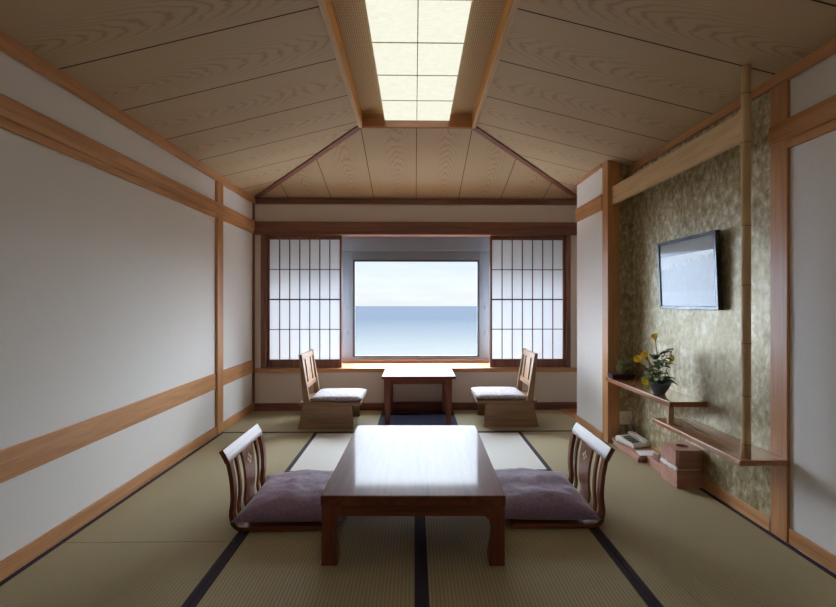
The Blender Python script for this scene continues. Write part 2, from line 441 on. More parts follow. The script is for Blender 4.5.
# hips and the frame of the flat middle
def bar(p, q, w, h):
    p, q = Vector(p), Vector(q); t = (q-p).normalized(); sd = t.cross(Vector((0, 0, 1))).normalized(); up = sd.cross(t)
    r = lambda c: [c+sd*w/2-up*h, c-sd*w/2-up*h, c-sd*w/2+up*.006, c+sd*w/2+up*.006]
    return MB().loft([r(p), r(q)])
struct(bar((XL, YB, ZT), (LX, AY, AZ), .05, .015).build('trim_19', W('red', 'x')), 'dark hip strip at the far left of the ceiling', 'strip')
struct(bar((XR, YB, ZT), (RX, AY, AZ), .05, .015).build('trim_20', W('red', 'x')), 'dark hip strip at the far right of the ceiling', 'strip')
fr = MB().box(LX-.004, LX+.026, YF, AY+.004, AZ-.012, ZP+.05).box(RX-.026, RX+.004, YF, AY+.004, AZ-.012, ZP+.05)
struct(MB().box(LX+.026, LX+.030, YF, AY-.02, AZ-.004, ZP+.05).box(RX-.030, RX-.026, YF, AY-.02, AZ-.004, ZP+.05).build('trim_28', W('lamplit', 'y')), 'inner faces of the lamp recess, orange lamp glow in their colour', 'edging')
struct(fr.build('trim_21', W('pale', 'y'), bevel=.002), 'pale wooden edging along the lamp recess', 'edging')
SB('trim_22', (LX+.026, RX-.026, AY-.02, AY+.006, AZ-.012, ZP+.05), W('shelf', 'x'), 'wooden end board of the lamp recess', 'edging')
SB('trim_23', (LX+.026, RX-.026, YF, AY-.02, 2.650, 2.67), M['woven'], 'woven panels on both sides of the ceiling lamp', 'panel', 0)
lamp = thing('ceiling_light', 'long glowing paper panelled lamp recessed in the middle of the ceiling', 'ceiling light', (.0175, 1.70, ZP))
MB().box(-.257, .257, -1.80, 1.783, -.002, .0475).build('diffuser', M['lamp'], lamp)
lb = MB()
lb.box(-.0045, .0005, -1.80, 1.785, -.006, -.002)
for k in range(1, 11): lb.box(-.256, .256, 1.788-.351*k-.0025, 1.788-.351*k+.0025, -.006, -.002)
lb.build('lattice', W('pale', 'x'), lamp)
MB().box(-.262, -.257, -1.80, 1.785, -.006, .004).box(.257, .262, -1.80, 1.785, -.006, .004).build('lamp_frame', W('pale', 'y'), lamp)

# ------------------------------------------------------------------ window bay
YW = 5.08
SB('wall_bay_left', (-1.72, -1.635, YB+.1, YW+.06, .30, 2.0), M['plaster'], 'left side of the window bay', 'wall', 0)
SB('wall_bay_right', (1.672, 1.76, YB+.1, YW+.06, .30, 2.0), M['plaster'], 'right side of the window bay', 'wall', 0)
SB('trim_25', (-1.635, 1.672, YB+.1, YW+.06, 1.935, 2.0), M['gray'], 'gray soffit of the window bay', 'soffit', 0)
SB('wall_bay', (-1.72, 1.76, YW-.01, YW+.06, .2, .44), M['plaster'], 'outer wall under the window', 'wall', 0)
SB('trim_26', (-1.635, 1.672, YW-.03, YW+.06, 1.735, 1.935), M['gray'], 'gray panel above the window pane', 'panel', .002)
SB('trim_29', (-1.635, 1.672, 5.025, 5.062, .44, .474), W('red', 'x'), 'low wooden rail under the window frame', 'rail')
def window(name, x0, x1, z0, z1, f, label):
    w = struct(MB().box(x0, x0+f, YW-.02, YW+.04, z0, z1).box(x1-f, x1, YW-.02, YW+.04, z0, z1)
               .box(x0+f, x1-f, YW-.02, YW+.04, z0, z0+.045).box(x0+f, x1-f, YW-.02, YW+.04, z1-.098, z1).build(name, M['alu'], bevel=.003), label, 'window')
    g = .022
    a, b_, c, d = x0+f, x1-f, z0+.045, z1-.098
    MB().box(a, a+g, YW-.012, YW+.03, c, d).box(b_-g, b_, YW-.012, YW+.03, c, d).box(a+g, b_-g, YW-.012, YW+.03, c, c+g*.6).box(a+g, b_-g, YW-.012, YW+.03, d-g, d).build('gasket', M['gasket'], w)
    MB().box(a+.004, b_-.004, YW+.012, YW+.018, c+.003, d-.003).build('pane', M['glass'], w)
    return w
w1 = window('window_1', -.835, .868, .46, 1.735, .115, 'large aluminium window with a sea view')
for x in (-.795, .828):
    for z, h in ((1.08, .03), (.79, .022)):
        MB().box(x-.012, x+.012, YW-.035, YW-.02, z-h, z+h).build('latch', M['alu'], w1, bevel=.004)
window('window_2', -1.635, -.837, .46, 1.735, .05, 'aluminium window behind the left shoji')
window('window_3', .870, 1.672, .46, 1.735, .05, 'aluminium window behind the right shoji')

def shoji(x0, x1, label, group=None):
    t = thing('shoji_screen', label, 'shoji', ((x0+x1)/2, 4.70, .44))
    hw = (x1-x0)/2; H = 1.418
    st = .022
    fr = MB().box(-hw, -hw+st, -.015, .015, 0, H).box(hw-st, hw, -.015, .015, 0, H).box(-hw+st, hw-st, -.015, .015, 0, .088).box(-hw+st, hw-st, -.015, .015, H-.042, H)
    fr.build('frame', W('red', 'z'), t, bevel=.0015)
    la = MB(); iw = hw-st; z0, z1 = .088, H-.042
    for k in range(1, 7):
        x = -iw+2*iw*k/7; la.box(x-.004, x+.004, -.010, .002, z0, z1)
    for k, hh in ((1, .004), (2, .007), (3, .004)):
        z = z0+(z1-z0)*k/4; la.box(-iw, iw, -.008, .004, z-hh, z+hh)
    la.build('lattice', W('dark', 'z'), t)
    MB().quad([(-iw, .006, z0), (iw, .006, z0), (iw, .006, z1), (-iw, .006, z1)]).build('paper', M['shoji'], t)
shoji(-1.582, -.786, 'left shoji, paper lattice screen slid beside the window')
shoji(.812, 1.628, 'right shoji, paper lattice screen next to the white pier')

# ------------------------------------------------------------------ outside
sea = MB().quad([(-5000, 40, -31), (5000, 40, -31), (5000, 3000, -31), (-5000, 3000, -31)]).build('sea', M['sea'])
tag(sea, 'pale blue sea stretching to the horizon outside', 'sea', kind='stuff')

def hill(u, v):
    az = math.radians(-54+31*u); r = 270+1500*v
    e = min(1, u*6)*min(1, (1-u)*5)
    h = 175*math.sin(PI*min(1, v*1.15)**.8 if v*1.15 < 1 else PI)*e*(.75+.9*noise.noise(Vector((u*3.1, v*2, 4)))+.35*noise.noise(Vector((u*11, v*7, 9))))
    return (r*math.sin(az), r*math.cos(az), -31.5+max(0, h)+6*e*min(1, v*20))
hl = MB().grid(hill, 70, 40).build('headland', M['hill'], recalc=False)
struct(hl, 'hazy headland across the bay, mirrored in the picture glass', 'hill')

# ------------------------------------------------------------------ tatami
C = [-1.70, -.852, .027, .908, 1.772]
g = .0022
def mat(label, poly, borders, m):
    xs_ = [p[0] for p in poly]; ys_ = [p[1] for p in poly]
    c = ((min(xs_)+max(xs_))/2, (min(ys_)+max(ys_))/2, -.03)
    t = thing('tatami_mat', label, 'tatami mat', c, group='tatami mats on the floor')
    MB().prism(poly, -.0295, 0).build('woven_top', m, t, off=c)
    for bb in borders:
        MB().box(*bb, -.02, .0012).build('border', M['heri'], t, off=c)
def rmat(label, x0, x1, y0, y1, axis, m=None, sides=(1, 1)):
    x0 += g; x1 -= g; y0 += g; y1 -= g; w = .026
    bs = []
    if axis == 'y':
        if sides[0]: bs.append((x0-.0005, x0+w, y0, y1))
        if sides[1]: bs.append((x1-w, x1+.0005, y0, y1))
    else:
        if sides[0]: bs.append((x0, x1, y0-.0005, y0+w))
        if sides[1]: bs.append((x0, x1, y1-w, y1+.0005))
    mat(label, [(x0, y0), (x1, y0), (x1, y1), (x0, y1)], bs, m or M['tat_'+axis])
rmat('tatami mat in the near left corner along the left wall', C[0], C[1], .345, 2.10, 'y')
rmat('tatami mat along the left wall, reaching back to the wall post', C[0], C[1], 2.10, 3.83, 'y')
rmat('tatami mat under the left half of the low table', C[1], C[2], 1.18, 2.935, 'y')
rmat('tatami mat under the right half of the low table', C[2], C[3], 1.18, 2.935, 'y')
rmat('tatami mat in the near right corner along the right wall', C[3], C[4], .345, 2.10, 'y')
x0, x1 = C[3]+g, C[4]-g
mat('tatami mat in front of the gold alcove, beside the telephone', [(x0, 2.101), (x1, 2.101), (x1, 3.497), (1.558, 3.497), (1.558, 3.829), (x0, 3.829)],
    [(x0-.0005, x0+.026, 2.101, 3.829), (x1-.026, x1, 2.101, 3.497)], M['tat_y'])
rmat('tatami mat laid crosswise behind the low table, whitish sheen painted in', C[1], C[3], 2.935, 3.83, 'x', M['sheenmat'])
rmat('tatami mat under the left window chair', C[0], -.345, 3.83, 4.63, 'x')
rmat('tatami mat under the right window chair', .402, 1.556, 3.83, 4.63, 'x')
rg = thing('floor_rug', 'dark navy carpet strip lying under the small window table', 'rug', (.03, 4.16, -.03))
MB().box(-.373, .37, -.328, .33, 0, .024).build('pile', M['navy'], rg)
MB().box(-.373, -.345, -.328, .33, .024, .0305).box(.342, .37, -.328, .33, .024, .0305).box(-.345, .342, .305, .33, .024, .0305).build('edging', M['heri'], rg)
SB('trim_27', (-.343, .40, 4.495, 4.63, -.03, -.002), W('dark', 'x'), 'dark floor board behind the small window table', 'board', 0)

# ------------------------------------------------------------------ low table
lt = thing('low_table', 'low glossy red-brown wooden table in the middle of the room', 'table', (.002, 2.424, .0015), math.radians(-1.0))
hx, hy = .402, .54
MB().box(-hx, hx, -hy, hy, .261, .306).build('tabletop', W('table', 'y'), lt, bevel=.005)
a = .02
for nm, bx in (('apron', (-hx+.07, hx-.07, -hy+.012, -hy+.034, .212, .261)), ('apron', (-hx+.07, hx-.07, hy-.034, hy-.012, .212, .261)),
               ('apron', (-hx+.012, -hx+.034, -hy+.07, hy-.07, .212, .261)), ('apron', (hx-.034, hx-.012, -hy+.07, hy-.07, .212, .261))):
    MB().box(*bx).build(nm, W('table', 'x' if bx[1]-bx[0] > .1 else 'y'), lt, bevel=.002)
for sx in (-1, 1):
    for sy in (-1, 1):
        rings = []
        for z, w in ((0, .068), (.03, .068), (.06, .065), (.10, .057), (.14, .054), (.175, .058), (.20, .068), (.218, .085), (.2605, .088)):
            ox, oy = sx*(hx-.004), sy*(hy-.004)
            rings.append([(ox, oy, z), (ox-sx*w, oy, z), (ox-sx*w, oy-sy*w, z), (ox, oy-sy*w, z)])
        MB().loft(rings).build('leg', W('table', 'z'), lt, bevel=.003)

# ------------------------------------------------------------------ legless chairs
def spline(pts, n=8):
    P = [Vector((p[0], 0, p[1])) for p in pts]; out = []
    for i in range(len(P)-1):
        p0, p1, p2, p3 = P[max(i-1, 0)], P[i], P[i+1], P[min(i+2, len(P)-1)]
        for k in range(n):
            t = k/n
            out.append(.5*((2*p1)+(p2-p0)*t+(2*p0-5*p1+4*p2-p3)*t*t+(3*p1-p0-3*p2+p3)*t**3))
    out.append(P[-1]); return out
def strip(curve, ya, yb, th):
    """a bent board that follows the side view curve, from ya to yb"""
    rings = []
    for i, p in enumerate(curve):
        t = (curve[min(i+1, len(curve)-1)]-curve[max(i-1, 0)]).normalized(); nrm = Vector((-t.z, 0, t.x))
        ra = ya(i/(len(curve)-1)) if callable(ya) else ya; rb = yb(i/(len(curve)-1)) if callable(yb) else yb
        A, B = p+nrm*th/2, p-nrm*th/2
        rings.append([(A.x, ra, A.z), (A.x, rb, A.z), (B.x, rb, B.z), (B.x, ra, B.z)])
    return MB().loft(rings)
def legless_chair(loc, label):
    t = thing('legless_chair', label, 'floor chair', loc, 0, 'legless chairs at the low table')
    wd = W('chair', 'z')
    hw = .235
    sd = strip(spline([(.235, .012), (.0, .012), (-.15, .012), (-.195, .018), (-.222, .045)]), -hw, hw, .022)
    sd.build('seat', W('chair', 'x'), t, bevel=.004)
    crv = spline([(-.216, .035), (-.226, .085), (-.219, .16), (-.224, .25), (-.240, .335), (-.247, .354)])
    for y0 in (-hw, hw-.037): strip(crv, y0, y0+.037, .020).build('stile', wd, t, bevel=.004)
    for y0 in (-.149, .125): strip(crv, y0, y0+.024, .012).build('slat', wd, t, bevel=.003)
    sp = strip(crv, lambda u: -.058-.018*u, lambda u: .058+.018*u, .012).build('splat', wd, t, bevel=.003)
    # four inlaid diamonds on the front of the splat
    p = crv[int(len(crv)*.66)]; tg = (crv[int(len(crv)*.66)+1]-p).normalized(); nm = Vector((tg.z, 0, -tg.x))
    dm = MB()
    for dy, dt in ((0, .017), (0, -.017), (.017, 0), (-.017, 0)):
        c = p+tg*dt+Vector((0, dy, 0))
        r0 = [c+nm*.006+q for q in (tg*.0125, Vector((0, .0105, 0)), -tg*.0125, Vector((0, -.0105, 0)))]
        dm.loft([r0, [v+nm*.002 for v in r0]])
    dm.build('inlay', M['inlay'], sp)
    rl = strip(spline([(-.243, .343), (-.251, .362), (-.264, .386), (-.275, .405)], 5), -hw-.004, hw+.004, .024)
    rl.build('top_rail', W('chair', 'y'), t, bevel=.005)
    return t
lc = legless_chair((-.690, 2.415, .0015), 'legless wooden chair at the left side of the low table')
dup(lc, (.728, 2.42, .0015), PI, 'legless wooden chair at the right side of the low table')

def cushion(loc, rz, label, seed):
    def fn(u, v):
        a, c = u*2-1, v*2-1
        e = max(0., (1-abs(a)**2.6)*(1-abs(c)**2.6))
        sx = .272*a*(1-.10*(1-c*c)*abs(a)**3)*(1+.05*abs(c)**6); sy = .268*c*(1-.10*(1-a*a)*abs(c)**3)*(1+.05*abs(a)**6)
        n = noise.noise(Vector((a*2.2+seed, c*2.2, seed)))*.016 + noise.noise(Vector((a*6+seed, c*6, 3)))*.005
        return sx, sy, e, n
    m = MB()
    top = lambda u, v: (lambda q: (q[0], q[1], .050+.084*q[2]**.40+q[3]*min(1, q[2]*3)))(fn(u, v))
    bot = lambda u, v: (lambda q: (q[0], q[1], .050-.049*min(1, q[2]*1.6)**.5))(fn(u, v))
    m.grid(top, 36, 36).grid(bot, 36, 36)
    bmesh.ops.remove_doubles(m.bm, verts=m.bm.verts, dist=.0008)
    o = m.build('floor_cushion', M['purple']); o.location = loc; o.rotation_euler = (0, 0, rz)
    return tag(o, label, 'cushion', 'purple floor cushions')
cushion((-.622, 2.415, .0245), .02, 'plump purple cushion on the left legless chair', 1.3)
cushion((.650, 2.42, .0245), -.04, 'plump purple cushion on the right legless chair', 6.1)

# ------------------------------------------------------------------ window table and chairs
wt = thing('small_table', 'small square brown table standing at the window', 'table', (.036, 4.305, 0))
MB().box(-.342, .342, -.305, .305, .436, .46).build('tabletop', W('table', 'x'), wt, bevel=.003)
for bx in ((-.27, .255, -.28, -.262, .385, .436), (-.27, .255, .262, .28, .385, .436), (-.31, -.292, -.22, .22, .385, .436), (.28, .298, -.22, .22, .385, .436)):
    MB().box(*bx).build('apron', W('table', 'x' if bx[1]-bx[0] > .1 else 'y'), wt, bevel=.001)
for x in (-.29, .277):
    for y in (-.257, .257):
        MB().loft([[(x-.024, y-.024, -.006), (x+.024, y-.024, -.006), (x+.024, y+.024, -.006), (x-.024, y+.024, -.006)],
                   [(x-.032, y-.03, .436), (x+.032, y-.03, .436), (x+.032, y+.03, .436), (x-.032, y+.03, .436)]]).build('leg', W('table', 'z'), wt, bevel=.003)
MB().box(-.27, .255, .25, .27, .07, .10).build('stretcher', W('table', 'x'), wt, bevel=.002)

def window_chair(loc, label):
    t = thing('window_chair', label, 'chair', loc, 0, 'chairs facing each other at the window table')
    ok = W('oak', 'z')
    for y in (-.232, .202):
        MB().loft([[(-.286, y, 0), (.216, y, 0), (.216, y+.03, 0), (-.286, y+.03, 0)], [(-.24, y, .212), (.2, y, .212), (.2, y+.03, .212), (-.24, y+.03, .212)]]).build('side_panel', W('oak', 'x'), t, bevel=.003)
    MB().box(-.03, -.005, -.202, .202, .06, .212).build('cross_panel', W('oak', 'y'), t, bevel=.002)
    MB().box(-.275, .282, -.225, .225, .212, .24).build('seat_board', W('oak', 'x'), t, bevel=.004)
    def cush(u, v, s=1):
        a, c = u*2-1, v*2-1
        e = max(0, (1-abs(a)**8)*(1-abs(c)**8))**.5
        return (.052+.236*a, .212*c, .266+s*.024*e+s*.006*(1-a*a)*(1-c*c))
    m = MB(); m.grid(lambda u, v: cush(u, v), 24, 24).grid(lambda u, v: cush(u, v, -1), 24, 24)
    bmesh.ops.remove_doubles(m.bm, verts=m.bm.verts, dist=.0008)
    m.build('seat_cushion', M['floral'], t)
    def bx(z): return -.208-(z-.24)*.135
    for y in (-.225, .197):
        rings = []
        for z, w in ((.24, .058), (.36, .05), (.52, .038), (.672, .03)):
            x = bx(z); rings.append([(x-w/2, y, z), (x+w/2, y, z), (x+w/2, y+.028, z), (x-w/2, y+.028, z)])
        MB().loft(rings).build('stile', ok, t, bevel=.004)
    def pan(y0, y1, z0, z1, th):
        r = []
        for z in (z0, z1):
            x = bx(z); r.append([(x-th/2, y0, z), (x+th/2, y0, z), (x+th/2, y1, z), (x-th/2, y1, z)])
        return MB().loft(r)
    pan(-.197, .197, .615, .668, .022).build('top_rail', W('oak', 'y'), t, bevel=.003)
    pan(-.197, .197, .355, .40, .022).build('lower_rail', W('oak', 'y'), t, bevel=.003)
    for y, w_ in ((-.176, .06), (-.075, .15), (.116, .06)): pan(y, y+w_, .40, .615, .012).build('slat', ok, t, bevel=.002)
    return t
wc = window_chair((-.765, 4.145, .0015), 'wooden chair with pale floral seat, left of the window table')
dup(wc, (.85, 4.20, .0015), PI, 'wooden chair with pale floral seat, right of the window table')

# ------------------------------------------------------------------ alcove shelves and pole
sh = thing('staggered_shelf', 'pair of staggered brown shelves on the gold wall', 'shelf', (1.655, 2.9, .372))
o_ = (1.655, 2.9, .372)
MB().prism([(1.545, 2.614), (GX, 2.614), (GX, 3.515), (1.66, 3.515), (1.66, 3.499), (1.545, 3.499)], .509, .54).build('upper_board', W('shelf', 'y'), sh, bevel=.002, off=o_)
MB().prism([(1.535, 2.03), (1.771, 2.03), (1.771, 2.144), (GX, 2.144), (GX, 2.79), (1.535, 2.79)], .372, .398).build('lower_board', W('shelf', 'y'), sh, bevel=.002, off=o_)
MB().box(1.552, 1.585, 2.634, 2.658, .398, .509).build('strut', W('pale', 'z'), sh, bevel=.002, off=o_)
pl = thing('bamboo_pole', 'slender bamboo pole rising from the lower shelf to the ceiling', 'pole', (1.596, 2.072, .399))
nodes = [.063, .297, .549, .83, 1.115, 1.515, 1.75]
pr_ = [(.0205, 0)]
for z in nodes: pr_ += [(.0202, z-.012), (.0222, z-.004), (.0195, z), (.022, z+.004), (.020, z+.012)]
pr_ += [(.0195, 1.885)]
MB().lathe(pr_, n=20).build('culm', M['bamboo'], pl)
for z in nodes: MB().lathe([(.0205, z-.002), (.0214, z-.001), (.0214, z+.001), (.0205, z+.002)], n=20).build('node_ring', W('red', 'z'), pl)

# ------------------------------------------------------------------ picture
pc = thing('framed_picture', 'black framed picture hanging on the gold wall, mountain reflection painted into its print', 'picture', (1.752, 2.765, 1.1))
R_ = Matrix.Rotation(math.radians(-2.4), 4, 'Y') @ Matrix.Rotation(-PI/2, 4, 'Z')
pc.rotation_euler = R_.to_euler()
# local x runs along the wall towards the viewer, local -y faces the room
hw, H = .301, .462; fw = .021
MB().box(-hw, -hw+fw, -.014, .016, 0, H).box(hw-fw, hw, -.014, .016, 0, H).box(-hw+fw, hw-fw, -.014, .016, 0, fw).box(-hw+fw, hw-fw, -.014, .016, H-fw, H).build('frame', M['black'], pc, bevel=.002)
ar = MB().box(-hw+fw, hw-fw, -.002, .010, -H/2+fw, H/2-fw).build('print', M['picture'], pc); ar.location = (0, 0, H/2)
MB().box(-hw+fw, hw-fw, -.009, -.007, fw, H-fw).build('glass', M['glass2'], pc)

# ------------------------------------------------------------------ flowers
FX, FY, FZ = 1.612, 2.845, .541
fl = thing('flower_arrangement', 'yellow calla lilies with leaves in a dark blue bowl on the upper shelf', 'flowers', (FX, FY, FZ))
MB().lathe([(.0, 0), (.034, 0), (.036, .006), (.05, .03), (.066, .06), (.073, .078), (.069, .078), (.058, .052), (.03, .02), (0, .018)]).build('bowl', M['bowl'], fl)
MB().lathe([(0, .055), (.062, .056), (.05, .066), (0, .07)]).build('soil', M['twig'], fl)
def at(px, py, Y):     # local offset of a photo point lying at depth Y
    s_, c_ = math.sin(math.radians(.9)), math.cos(math.radians(.9))
    a_, b_ = (px-421.7)/435., -(py-301.5)/435.
    r = Vector((a_*c_+s_, -a_*s_+c_, b_)); r *= Y/r.y
    return Vector((r.x-FX, Y-FY, r.z+1.15-FZ))
def calla(base, tip, L, wid, open_dir):
    base, tip = Vector(base), Vector(tip)
    mid = (base+tip)/2+Vector((0, 0, .02))
    st = MB().tube([base, base.lerp(mid, .6), mid.lerp(tip, .5), tip], [.0035, .0035, .003, .003], 6).build('stem', M['stem'], fl)
    ax = (tip-mid).normalized(); od = Vector(open_dir); od = (od-ax*od.dot(ax)).normalized(); sd = ax.cross(od)
    def fn(u, v):
        th = (v-.5)*2*PI*.96
        r = wid*(.16+.84*u**1.8)*(1+.25*u*math.cos(th))
        h = L*u*(1-.22*u*math.cos(th))
        flare = .85+.3*u**3
        p = tip+ax*h+(od*math.cos(th)+sd*math.sin(th))*r*flare*.5
        return p
    pt = MB().grid(fn, 8, 18).build('petal', M['yellow'], st, recalc=False)
    so = pt.modifiers.new('thickness', 'SOLIDIFY'); so.thickness = .0015
    MB().tube([tip+ax*L*.25, tip+ax*L*.8], [.0035, .002], 6).build('spadix', M['yellow'], st)
def leaf(base, d, L, w, droop, m, nm='leaf'):
    base = Vector(base); d = Vector(d).normalized(); sd = d.cross(Vector((0, 0, 1))).normalized(); up = sd.cross(d)
    def fn(u, v):
        ww = w*math.sin(PI*min(1, u**.75*.98+.02))**.8
        c = base+d*L*u+Vector((0, 0, -droop*L*u*u))
        return c+sd*(v-.5)*ww+up*(abs(v-.5)*ww*.35)
    o = MB().grid(fn, 9, 4).build(nm, m, fl, recalc=False)
    so = o.modifiers.new('thickness', 'SOLIDIFY'); so.thickness = .0012
    return o
B0 = Vector((0, 0, .062))
rl_ = random.Random(3)
calla(B0+Vector((.005, 0, 0)), at(655.8, 344.5, 2.845), .062, .036, (-.7, -.7, 0))
calla(B0+Vector((-.015, .01, 0)), at(642.5, 364, 2.85), .055, .042, (-.5, -.8, 0))
calla(B0+Vector((-.01, -.01, 0)), at(648.3, 361, 2.83), .055, .046, (-.6, -.8, .1))
calla(B0+Vector((.02, -.01, 0)), at(667.5, 368, 2.83), .075, .026, (-.4, -.9, 0))
calla(B0+Vector((-.03, -.02, 0)), at(648.2, 381, 2.80), .035, .034, (-.5, -.8, 0))
for (px, py, dy, d, L, w, dr, m) in (
        (655, 360, 0, (-.3, -.6, .8), .07, .045, .3, 'leaf'), (659, 356, 0, (.6, -.3, .6), .07, .045, .3, 'leaf'), (652, 366, -.02, (.1, -.9, .3), .06, .05, .5, 'leaf'),
        (656, 378, -.03, (-.5, -.6, .5), .07, .05, .4, 'leaf'), (658, 376, -.03, (.3, -.5, .8), .06, .04, .3, 'leaf'), (661, 382, -.02, (.8, -.5, .35), .085, .07, .5, 'leaf'),
        (663, 381, -.03, (.9, -.1, .55), .075, .06, .4, 'leaf'), (652, 383, -.03, (-.9, -.5, .15), .07, .05, .5, 'leaf2'), (651, 380, -.02, (-.9, .1, .45), .06, .04, .4, 'leaf2'),
        (657, 366, .02, (.5, .6, .5), .07, .045, .3, 'leaf'), (653, 358, .01, (-.6, .3, .7), .05, .035, .3, 'leaf'), (661, 368, 0, (.4, -.7, .4), .06, .04, .4, 'leaf'),
        (655, 371, -.02, (-.7, -.5, .3), .05, .04, .4, 'leaf'), (658, 362, -.01, (.2, -.8, .5), .05, .04, .4, 'leaf')):
    leaf(at(px, py, 2.845+dy), d, L*1.25, w*1.25, dr, M[m])
for k in range(20):
    a_ = rl_.uniform(0, 2*PI); z = rl_.uniform(.09, .235); r = .012+.022*rl_.random()
    leaf((r*math.cos(a_), r*math.sin(a_)*.8, z), (math.cos(a_), math.sin(a_), rl_.uniform(.1, .7)), rl_.uniform(.045, .07), rl_.uniform(.03, .05), rl_.uniform(.3, .6), M['leaf'])
tw = MB()
tips = [(668.5, 349.5), (672, 351), (665, 352), (670.5, 354.5), (663, 357)]
for q in tips: tw.tube([B0+Vector((.02, .01, 0)), at(660, 366, 2.86), at(666, 357, 2.86), at(q[0], q[1], 2.86)], [.002, .0018, .0015, .001], 5)
twg = tw.build('twig', M['twig'], fl)
bd = MB()
for q in tips:
    for k in range(4):
        c = at(q[0], q[1], 2.86)+Vector((random.uniform(-.012, .012), random.uniform(-.012, .012), random.uniform(-.012, .012)))
        bd.lathe([(0, -.006), (.004, -.003), (.005, 0), (.003, .005), (0, .007)], c, 8)
bd.build('buds', M['twig'], twg)
for px, py in ((647.3, 366.3), (655.5, 379.5), (645.5, 373)):
    c = at(px, py, 2.79); ws = MB()
    for k in range(7):
        a_ = 2*PI*k/7; r = Vector((math.cos(a_)*.8, -.35, math.sin(a_)*.8))
        p = c+r*.008; ws.lathe([(0, -.005), (.004, -.002), (.0055, 0), (.004, .003), (0, .004)], p, 8)
    ws.lathe([(0, -.006), (.006, 0), (0, .006)], c+Vector((0, -.006, 0)), 8)
    ws.build('white_blossom', M['white'], fl)

pt = thing('planter', 'low plum coloured planter with wispy foliage at the far end of the upper shelf', 'planter', (1.635, 3.425, .541))
MB().loft([[(x*(.085 if z < .03 else .092), y*(.045 if z < .03 else .05), z) for x, y in ((-1, -1), (1, -1), (1, 1), (-1, 1))] for z in (0, .036)]).build('tray', M['plum'], pt, bevel=.003)
fo = MB()
for k in range(46):
    x, y = random.uniform(-.02, .085), random.uniform(-.03, .03)
    dx, dy, h = random.uniform(-.05, .05), random.uniform(-.04, .04), random.uniform(.05, .125)
    p = [Vector((x, y, .03)), Vector((x+dx*.4, y+dy*.4, .03+h*.6)), Vector((x+dx, min(y+dy, .06), .03+h))]
    fo.tube(p, [.0018, .0014, .0008], 4)
    for j in range(6):
        c = p[1].lerp(p[2], j/5.); e = Vector((random.uniform(-.03, .03), random.uniform(-.02, .02), random.uniform(.005, .03)))
        sdv = e.cross(Vector((0, 0, 1)))*.25
        fo.quad([c, c+e*.5+sdv, c+e, c+e*.5-sdv])
fo.build('foliage', M['dry'], pt, recalc=False)

# ------------------------------------------------------------------ telephone corner
ts = thing('phone_stand', 'long low reddish wooden stand on the floor under the telephone', 'stand', (1.682, 3.255, 0))
MB().box(-.092, .088, -.195, .235, .036, .052).build('top_board', W('box', 'y'), ts, bevel=.002)
MB().box(-.086, .082, -.165, .22, .0, .036).build('plinth', W('box', 'y'), ts, bevel=.002)
ph = thing('telephone', 'cream push-button telephone on the low wooden stand', 'telephone', (1.686, 3.335, .053), math.radians(16))
# wedge body: low at -y (front), high at +y; handset on the right
prof = [(-.10, 0), (.095, 0), (.098, .04), (.06, .054), (-.085, .026), (-.102, .016)]
MB().loft([[(x, y, z) for y, z in prof] for x in (-.085, .085)]).build('body', M['phone'], ph, bevel=.008)
def dz_(y): return .026+(y+.085)*(.028/.145)
MB().loft([[(x, -.078, dz_(-.078)+e), (x, .05, dz_(.05)+e)][::1]+[(x, .05, dz_(.05)+e-.004), (x, -.078, dz_(-.078)+e-.004)] for x, e in ((-.075, .0015), (.012, .0015))]).build('keypad', M['panel'], ph)
for i in range(3):
    for j in range(4):
        x, y = -.062+i*.024, -.058+j*.026
        z = dz_(y)+.0015
        MB().box(x-.008, x+.008, y-.008, y+.008, z-.003, z+.005).build('key', M['key'], ph, bevel=.001)
hs = MB().loft([[(.05+dx, y, dz_(min(y, .06))+z0+dz0) for dx, dz0 in ((-.024*w, .0), (-.020*w, .015*h), (0, .021*h), (.020*w, .015*h), (.024*w, .0))]
                for y, w, h, z0 in ((-.098, .7, .5, 0), (-.09, 1.05, .9, 0), (-.05, 1.05, .95, 0), (-.03, .75, .8, .004), (.02, .75, .8, .004), (.04, 1.05, .95, 0), (.085, 1.05, .9, 0), (.095, .7, .5, 0))])
hs.build('handset', M['phone'], ph, bevel=.003)
cd = MB().tube([(-.085, .05, .012), (-.105, .06, .006), (-.115, .02, .003), (-.108, -.02, .003), (-.10, .10, .003), (-.06, .12, .004), (.02, .115, .004)], .0025, 6)
cd.build('cord', M['cord'], ph)
tag(MB().loft([[(-.075, -.05, 0), (.06, -.06, 0), (.07, .045, 0), (-.06, .05, 0)], [(-.075, -.05, .004), (.06, -.06, .004), (.07, .045, .004), (-.06, .05, .004)]]).build('memo_pad', M['paper']),
    'white memo pad lying in front of the telephone', 'paper').location = (1.678, 3.118, .053)
ou = thing('wall_outlet', 'square cream wall outlet behind the telephone', 'outlet', (1.712, 3.513, .204))
MB().box(-.053, .053, -.006, .001, -.053, .053).build('plate', M['plate'], ou, bevel=.002)
for x in (-.02, .02):
    MB().box(x-.012, x+.012, -.009, -.006, -.03, .03).build('socket', M['plate'], ou, bevel=.001)
    MB().box(x-.006, x-.004, -.0095, -.009, -.008, .008).box(x+.004, x+.006, -.0095, -.009, -.008, .008).build('slot', M['slot'], ou)
tag(MB().tube([(1.744, 3.501, .19), (1.75, 3.485, .16), (1.762, 3.465, .10), (1.766, 3.455, .07), (1.764, 3.45, .0575)], .004, 8).build('power_cord', M['cord']),
    'thin cord hanging from the wall outlet down to the telephone stand', 'cord')
tb = thing('tissue_box', 'flat reddish wooden tissue box between telephone stand and waste bin', 'tissue box', (1.708, 2.945, 0))
MB().box(-.066, .064, -.105, .105, 0, .062).build('case', W('box', 'y'), tb, bevel=.003)
ti = MB()
